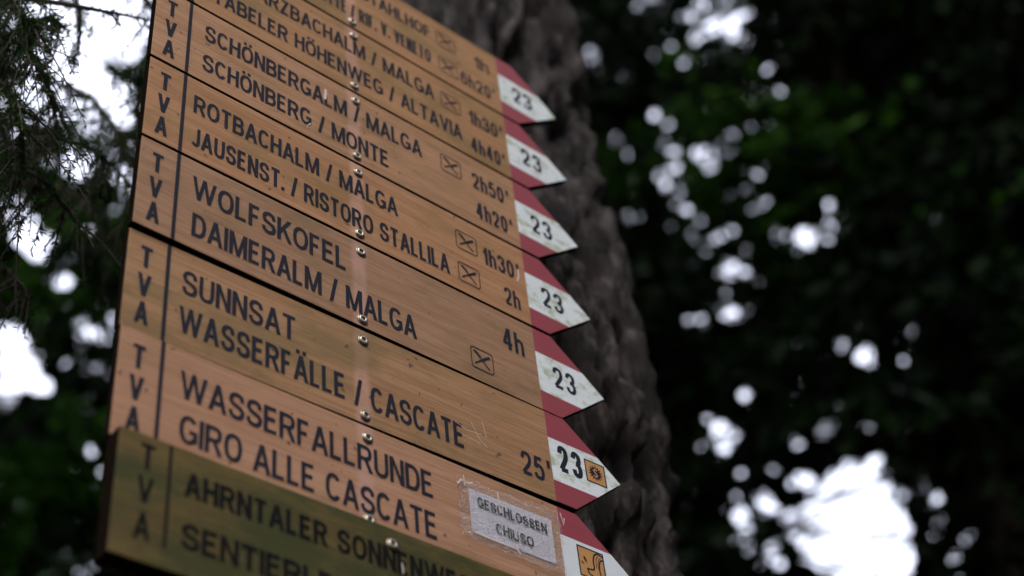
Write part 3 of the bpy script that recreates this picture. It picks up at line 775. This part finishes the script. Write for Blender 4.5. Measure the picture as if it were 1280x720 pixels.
# near spruce left of the path: thin drooping twigs against the sky
def near_spruce():
    rng = np.random.default_rng(3)
    bx, by = gp(2.6, -3.4)
    root = empty('spruce_tree', (bx, by, 0), 'near spruce at the upper left with thin drooping twigs hanging before the white sky', 'tree')
    Vt, Ft = tube_mesh([(0, 0, z) for z in np.linspace(0, 9, 10)], [.13 * (1 - .08 * i) for i in range(10)], 12)
    link('trunk', mesh_from('trunk', Vt, Ft, True), M_BARK_FAR, root)
    off = Vector((bx, by, 0))
    BR = [([(-260, -30), (-60, -12), (60, 2), (130, 14), (196, 27)], 3.3, .5, .05, .35),
          ([(-260, 0), (-60, 38), (5, 48), (38, 66), (62, 112), (74, 165)], 3.1, 1.0, .16, 1.0),
          ([(-260, 60), (-40, 60), (20, 40), (60, 22), (80, 34)], 3.2, 1.1, .12, 1.0),
          ([(-260, 100), (-60, 140), (30, 158), (90, 178), (140, 205), (186, 262)], 3.4, 1.1, .15, .9),
          ([(-260, 150), (-50, 190), (10, 205), (60, 232), (110, 300)], 3.2, 1.0, .16, 1.0),
          ([(-260, 20), (-40, 90), (10, 110), (26, 160), (30, 215)], 3.0, .9, .16, 1.0),
          ([(-200, -80), (40, -40), (90, -10), (100, 40), (92, 78)], 3.5, .8, .06, .8),
          ([(-200, -60), (0, -20), (20, 8), (45, 34)], 3.1, 1.2, .12, 1.0),
          ([(-100, -90), (120, -70), (220, 20), (178, 78), (140, 92)], 3.7, 1.3, .07, 1.3),
          ([(-100, -90), (120, -70), (230, 50), (186, 105), (165, 140)], 3.7, 1.4, .07, 1.3),
          ([(-100, -60), (140, -40), (225, 90), (190, 140), (150, 180)], 4.1, 1.5, .09, 1.5),
          ([(-100, 60), (60, 100), (120, 130), (160, 190), (175, 250)], 4.0, 1.5, .11, 1.5),
          ([(-200, 180), (-20, 220), (70, 235), (130, 270), (160, 340)], 4.2, 1.5, .12, 1.5),
          ([(-260, 260), (-60, 300), (0, 330), (40, 372)], 3.3, 1.0, .14, .8)]
    for (pp, dist, dens, tl, nd) in BR:
        P = [at(x, y, dist * .70 + .08 * math.sin(i * 1.7)) for i, (x, y) in enumerate(pp)]
        Q = []
        for i in range(len(P) - 1):
            for j in range(8):
                t = j / 8; a0 = P[max(i-1, 0)]; a1, a2 = P[i], P[i+1]; a3 = P[min(i+2, len(P)-1)]
                Q.append(.5 * (2*a1 + (a2-a0)*t + (2*a0-5*a1+4*a2-a3)*t*t + (3*a1-3*a2+a3-a0)*t**3))
        Q.append(P[-1]); Q = [Vector((0, 0, Q[0].z + .25))+ off] + Q
        V, F_ = tube_mesh([q - off for q in Q], [.007 * (1 - .82 * i / len(Q)) for i in range(len(Q))], 5)
        bo, to = [], []
        def needles(p, q, n):
            for _ in range(n):
                t = rng.random(); c = p.lerp(q, t); d = Vector(rng.normal(size=3)); ax = (q - p).normalized()
                d = (d - ax * d.dot(ax)).normalized() + ax * rng.uniform(.5, 1.3)
                bo.append(c - off); to.append(c - off + d.normalized() * rng.uniform(.007, .014))
        for i in range(8, len(Q) - 1):
            needles(Q[i], Q[i+1], int(9 * nd))
            for s_ in range(2):
                if rng.random() > .8 * dens: continue
                L = tl * rng.uniform(.35, 1.2); st = Q[i]; dd = Vector((rng.normal() * .45, rng.normal() * .45, -rng.uniform(.5, 1.1))) * .75
                pts = [st + dd * L * t + Vector((0, 0, -.25 * L * t * t)) for t in np.linspace(0, 1, 6)]
                v_, f_ = tube_mesh([p_ - off for p_ in pts], [.0018 * (1 - .6 * t) for t in np.linspace(0, 1, 6)], 3)
                b0 = len(V); V += v_; F_ += [tuple(k_ + b0 for k_ in ff) for ff in f_]
                for a_, b_ in zip(pts[:-1], pts[1:]): needles(a_, b_, int(max(2, L / 5 * 620 * nd * rng.uniform(.1, 1))))
        br = link('branch', mesh_from('branch', V, F_), M_BARK_FAR, root)
        blades_to_mesh('needles', np.array([tuple(b) for b in bo]), np.array([tuple(t) for t in to]), .0024, rng, M_NEEDLE_NEAR, br, False)
near_spruce()

# forest floor
bm = bmesh.new(); bmesh.ops.create_grid(bm, x_segments=120, y_segments=120, size=250)
for v in bm.verts:
    d = math.hypot(v.co.x, v.co.y)
    v.co.z = .25 * noise.noise(Vector((v.co.x * .07, v.co.y * .07, 0))) * min(1, d / 15)
me = bpy.data.meshes.new('ground'); bm.to_mesh(me); bm.free()
tag(link('ground', me, M_SOIL), kind='structure')
